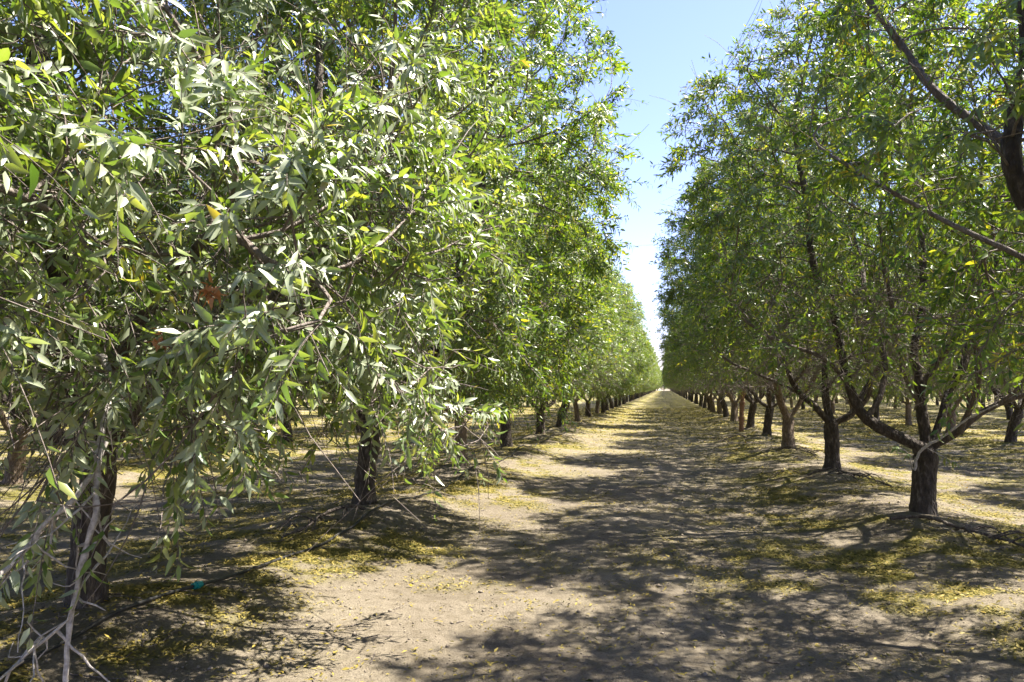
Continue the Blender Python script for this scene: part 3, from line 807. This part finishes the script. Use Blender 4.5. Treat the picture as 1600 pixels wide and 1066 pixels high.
for k in range(-9, 0):
    for j in range(16):
        yv = (66 if k == -1 else 72 if k == -2 else 78 if k == -3 else 80 if k == -4 else 30) + j * 4.6
        bx_.append((XL + k * ROW + rb.uniform(-.2, .2), yv, 6.8, 2.6))
for k in range(1, 8):
    for j in range(14):
        yv = (100 if k == 1 else 104 if k == 2 else 108 if k == 3 else 60) + j * 4.6
        bx_.append((XR + k * ROW + rb.uniform(-.2, .2), yv, 6.8, 2.6))
leaf_mass('distant_orchard', bx_, 420, .32, 5, 'mass of further almond rows filling the gaps far back between the trunks', 'orchard')
bx_ = [(x_, 362 + rb.uniform(-3, 3), rb.uniform(8.5, 10.5), 3.2) for x_ in np.arange(-60, 60, 3.0)]
leaf_mass('distant_tree_line', bx_, 900, .7, 6, 'green line of trees crossing beyond the bright end of the lane', 'tree line')

# ------------------------------------------------------------------ fallen leaves
def fallen(seed, n_try, x0, x1, y0, y1, size, power=1.0):
    rng = np.random.default_rng(seed)
    x = rng.uniform(x0, x1, n_try); u = rng.random(n_try); y = y0 * (y1 / y0) ** u if y0 > 0 else rng.uniform(y0, y1, n_try)
    ok = rng.random(n_try) < np.clip(litter_shade(x, y) ** power + .012, 0, 1)
    x, y = x[ok], y[ok]; n = len(x)
    z = ground_h(x, y) + rng.uniform(.004, .018, n)
    a = rng.uniform(0, 6.283, n)
    T = np.stack([np.cos(a), np.sin(a), rng.normal(0, .22, n)], -1); T = nrm(T)
    N = rng.normal(0, .28, (n, 3)); N[:, 2] += 1; N = nrm(N - T * (N * T).sum(-1, keepdims=True))
    L = rng.uniform(.6, 1.2, n) * size * (1 + np.clip((y - 12) / 20, 0, 1.2)); Wd = L * rng.uniform(.24, .4, n)
    V, F, per = leaf_geo(np.stack([x, y, z], -1), T, N, L, Wd, rng.uniform(-.5, .9, n), False)
    rn = np.clip(rng.beta(1.0, 2.7, n) * .98 + .35 * (fbm(x, y, 1.1, 77, 2) - .5), 0, 1)
    return V, F[0], np.repeat(rn, per)
parts_ = [fallen(1, 380000, -7, 6, 1.6, 13, .042), fallen(2, 240000, -16, 14, 10, 60, .06), fallen(3, 1300, -3, 3, 2, 8, .055, .15)]
VV = []; FF = []; RN = []; nv = 0
for V, F, rn in parts_:
    VV.append(V); FF.append(F + nv); RN.append(rn); nv += len(V)
tag(link('fallen_leaves', np_mesh('fallen_leaves', np.concatenate(VV), [np.concatenate(FF)], [FALLEN], True, {'rnd': np.concatenate(RN)})),
    'yellow and green fallen almond leaves scattered over the soil and banks', 'fallen leaves', None, 'stuff')

# ------------------------------------------------------------------ pebbles and crumbs of soil
rng = np.random.default_rng(31)
n = 15000
px_ = rng.uniform(-6, 5, n); py_ = 1.8 * (14 / 1.8) ** rng.random(n)
pz_ = ground_h(px_, py_)
s_ = rng.uniform(.003, .009, n) * (1 + 1.8 * (rng.random(n) > .95))
oc = np.array([[1, 0, 0], [0, 1, 0], [-1, 0, 0], [0, -1, 0], [0, 0, .8], [0, 0, -.6]])
Vp = np.stack([px_, py_, pz_ + s_ * .2], -1)[:, None] + oc[None] * s_[:, None, None] * rng.uniform(.6, 1.3, (n, 6, 1))
o_ = (np.arange(n) * 6)[:, None]
Fp = np.concatenate([o_ + f for f in ([0, 1, 4], [1, 2, 4], [2, 3, 4], [3, 0, 4], [1, 0, 5], [2, 1, 5], [3, 2, 5], [0, 3, 5])])
tag(link('pebbles', np_mesh('pebbles', Vp.reshape(-1, 3), [Fp], [STONE], True)), 'tiny pebbles and clods scattered over the sandy lane', 'pebbles', None, 'stuff')

rng = np.random.default_rng(47)
TV = []; TQ = []; nv = 0
for k in range(1500):
    row, ys_ = (XR, YR) if rng.random() < .55 else (XL, YL)
    yc = ys_[int(rng.integers(1, 9))]
    qx = row + rng.normal(0, .55); qy = yc + rng.normal(0, .8)
    if k > 1150: qx = rng.uniform(-3.4, 2.8); qy = rng.uniform(2.5, 14)
    if qy < 1.5: continue
    a_ = rng.uniform(0, 6.28); Lk = rng.uniform(.05, .32) * (1 if k < 1150 else .45); u_ = np.linspace(0, 1, 4)
    ang = a_ + rng.normal(0, .35) * u_
    lx = qx + np.cos(ang) * u_ * Lk; ly = qy + np.sin(ang) * u_ * Lk
    lz = ground_h(lx, ly) + .006 + rng.uniform(0, .03) * u_
    c_ = np.stack([lx, ly, lz], -1); T_ = nrm(np.gradient(c_, axis=0)); U_ = nrm(np.cross(T_, np.array([0, 0, 1.]))); W_ = np.cross(T_, U_)
    al = np.arange(4) * math.pi / 2; rk = rng.uniform(.0015, .0055) * (1 - .5 * u_)
    ring = c_[:, None] + rk[:, None, None] * (U_[:, None] * np.cos(al)[None, :, None] + W_[:, None] * np.sin(al)[None, :, None])
    ii = nv + np.arange(16).reshape(4, 4); jj = np.roll(ii, -1, 1)
    TV.append(ring.reshape(-1, 3)); TQ.append(np.stack([ii[:-1], jj[:-1], jj[1:], ii[1:]], -1).reshape(-1, 4)); nv += 16
tag(link('twig_litter', np_mesh('twig_litter', np.concatenate(TV), [np.concatenate(TQ)], [BARK], True, {'thin': np.full(nv, .6)})),
    'small broken twigs strewn over the banks and lane', 'twigs', None, 'stuff')

# ------------------------------------------------------------------ drip hoses along the rows
def hose(xr, off, y0, y1, label, seed, connector=None):
    rng = np.random.default_rng(seed)
    ys = np.arange(y0, y1, .35)
    xs = xr + off + .10 * (fbm(ys * 0, ys, .5, seed) - .5) * 2
    pts = np.stack([xs, ys, ground_h(xs, ys) + .022 + .02 * (fbm(ys * 0, ys, 1.2, seed + 3) - .4)], -1)
    e = empty('drip_hose', (xr + off, y0, 0)); tag(e, label, 'irrigation hose', 'drip hoses along the tree rows')
    p = polyline([tuple(q_ - np.array((xr + off, y0, 0))) for q_ in pts], .12)
    m = 8; r = .0125; T = nrm(np.gradient(p, axis=0)); U = nrm(np.cross(T, np.array([0, 0, 1.]))); W_ = np.cross(T, U); a = np.arange(m) * 2 * math.pi / m
    ring = p[:, None] + r * (U[:, None] * np.cos(a)[None, :, None] + W_[:, None] * np.sin(a)[None, :, None])
    ii = np.arange(len(p) * m).reshape(-1, m); jj = np.roll(ii, -1, 1)
    me_ = np_mesh('tube', ring.reshape(-1, 3), [np.stack([ii[:-1], jj[:-1], jj[1:], ii[1:]], -1).reshape(-1, 4)], [HOSE])
    link('tube', me_, e)
    if connector:
        k = int(np.argmin(np.abs(p[:, 1] + y0 - connector)))
        c = p[k]; cm = []; prof = [(-.05, .013), (-.05, .021), (-.018, .021), (-.018, .027), (.018, .027), (.018, .021), (.05, .021), (.05, .013)]
        rg = np.array([[(c + T[k] * s + U[k] * math.cos(b) * q_ + W_[k] * math.sin(b) * q_) for b in a] for s, q_ in prof])
        ii = np.arange(len(prof) * m).reshape(-1, m); jj = np.roll(ii, -1, 1)
        link('connector', np_mesh('connector', rg.reshape(-1, 3), [np.stack([ii[:-1], jj[:-1], jj[1:], ii[1:]], -1).reshape(-1, 4)], [TEAL], False), e)
    return e
hose(XL, .30, 1.0, 60, 'black drip hose with a teal connector lying along the left tree row', 3, 4.95)

# ------------------------------------------------------------------ thin leaning post by the right row
pe = empty('wooden_post', (2.5, 26.6, gz(2.5, 26.6) - .05)); tag(pe, 'thin reddish brown post leaning among the right row of trunks', 'post')
link('post', tube_mesh([([(0, 0, -.2), (.03, 0, .8), (.16, .02, 2.1)], .085, .07)], POSTW, 0, 10, 2, 'post'), pe)

# ------------------------------------------------------------------ broken branches lying at the feet of the trunks
def fallen_branch(x, y, ang, L, label, seed, r=.021):
    rng = np.random.default_rng(seed)
    z0 = gz(x, y); c, s = math.cos(ang), math.sin(ang)
    def pt(d, lat, up): 
        X_, Y_ = x + c * d - s * lat, y + s * d + c * lat
        return (X_ - x, Y_ - y, gz(X_, Y_) - z0 + up)
    main = [pt(0, 0, .04), pt(L * .25, .04, .13), pt(L * .5, -.03, .11), pt(L * .8, .06, .06), pt(L, 0, .02)]
    lines = [(main, r, r * .45)]
    for k in range(6):
        d = L * rng.uniform(.2, .85); sg = rng.choice([-1, 1]); l2 = L * rng.uniform(.2, .4)
        lines.append(([pt(d, 0, .07), pt(d + l2 * .5, sg * l2 * .35, .15), pt(d + l2, sg * l2 * .6, .04)], r * .5, r * .2))
    e = link('fallen_branch', tube_mesh(lines, BARK, .2, 6, seed, 'fallen_branch'), None, (x, y, z0))
    tag(e, label, 'fallen branch', 'broken branches lying under the trees')
fallen_branch(2.35, 8.9, R(-52), 1.5, 'forked grey branch lying at the foot of the stout trunk near the right edge', 1)
fallen_branch(2.3, 13.4, R(-35), 1.3, 'dark crooked branch lying before the blackish second trunk on the right', 2)
fallen_branch(2.2, 13.7, R(-150), .8, 'short broken stick left of the blackish second trunk on the right', 3, .01)
fallen_branch(2.5, 18.2, R(-50), 1.1, 'broken branch lying before the pale brown trunk right of the lane', 4)
fallen_branch(2.3, 23.0, R(-160), 1.0, 'twiggy branch on the bank by the short black trunk right of the lane', 5)
fallen_branch(-3.3, 8.2, R(-110), 1.2, 'dark branch lying below the trunk seen under the drooping leaves on the left', 6)
fallen_branch(-3.0, 16.9, R(-30), 1.0, 'thin branch on the pale bank by the fifth left trunk', 7, .01)
fallen_branch(-3.1, 21.6, R(20), .9, 'dark broken branch beside the forked sixth trunk on the left', 8, .012)
# a small sucker shoot with a dark stub at the right edge
bs = (2.62, 6.35, gz(2.62, 6.35))
e = empty('almond_sucker', bs); tag(e, 'small leafy sucker shoot beside a dark upright stub at the right edge', 'shoot')
link('stub', tube_mesh([([(0, 0, -.05), (-.01, 0, .08), (.015, .01, .20)], .014, .009)], BARK, .1, 7, 12, 'stub'), e)
sl = [(0.015, .01, .19), (.05, .03, .42), (.02, 0, .68)]
link('stem', tube_mesh([(sl, .005, .002)], PALEWOOD, 1, 5, 13, 'stem'), e)
sprig(e, (0, 0, 0), [sl], np.random.default_rng(6), 20, .075)
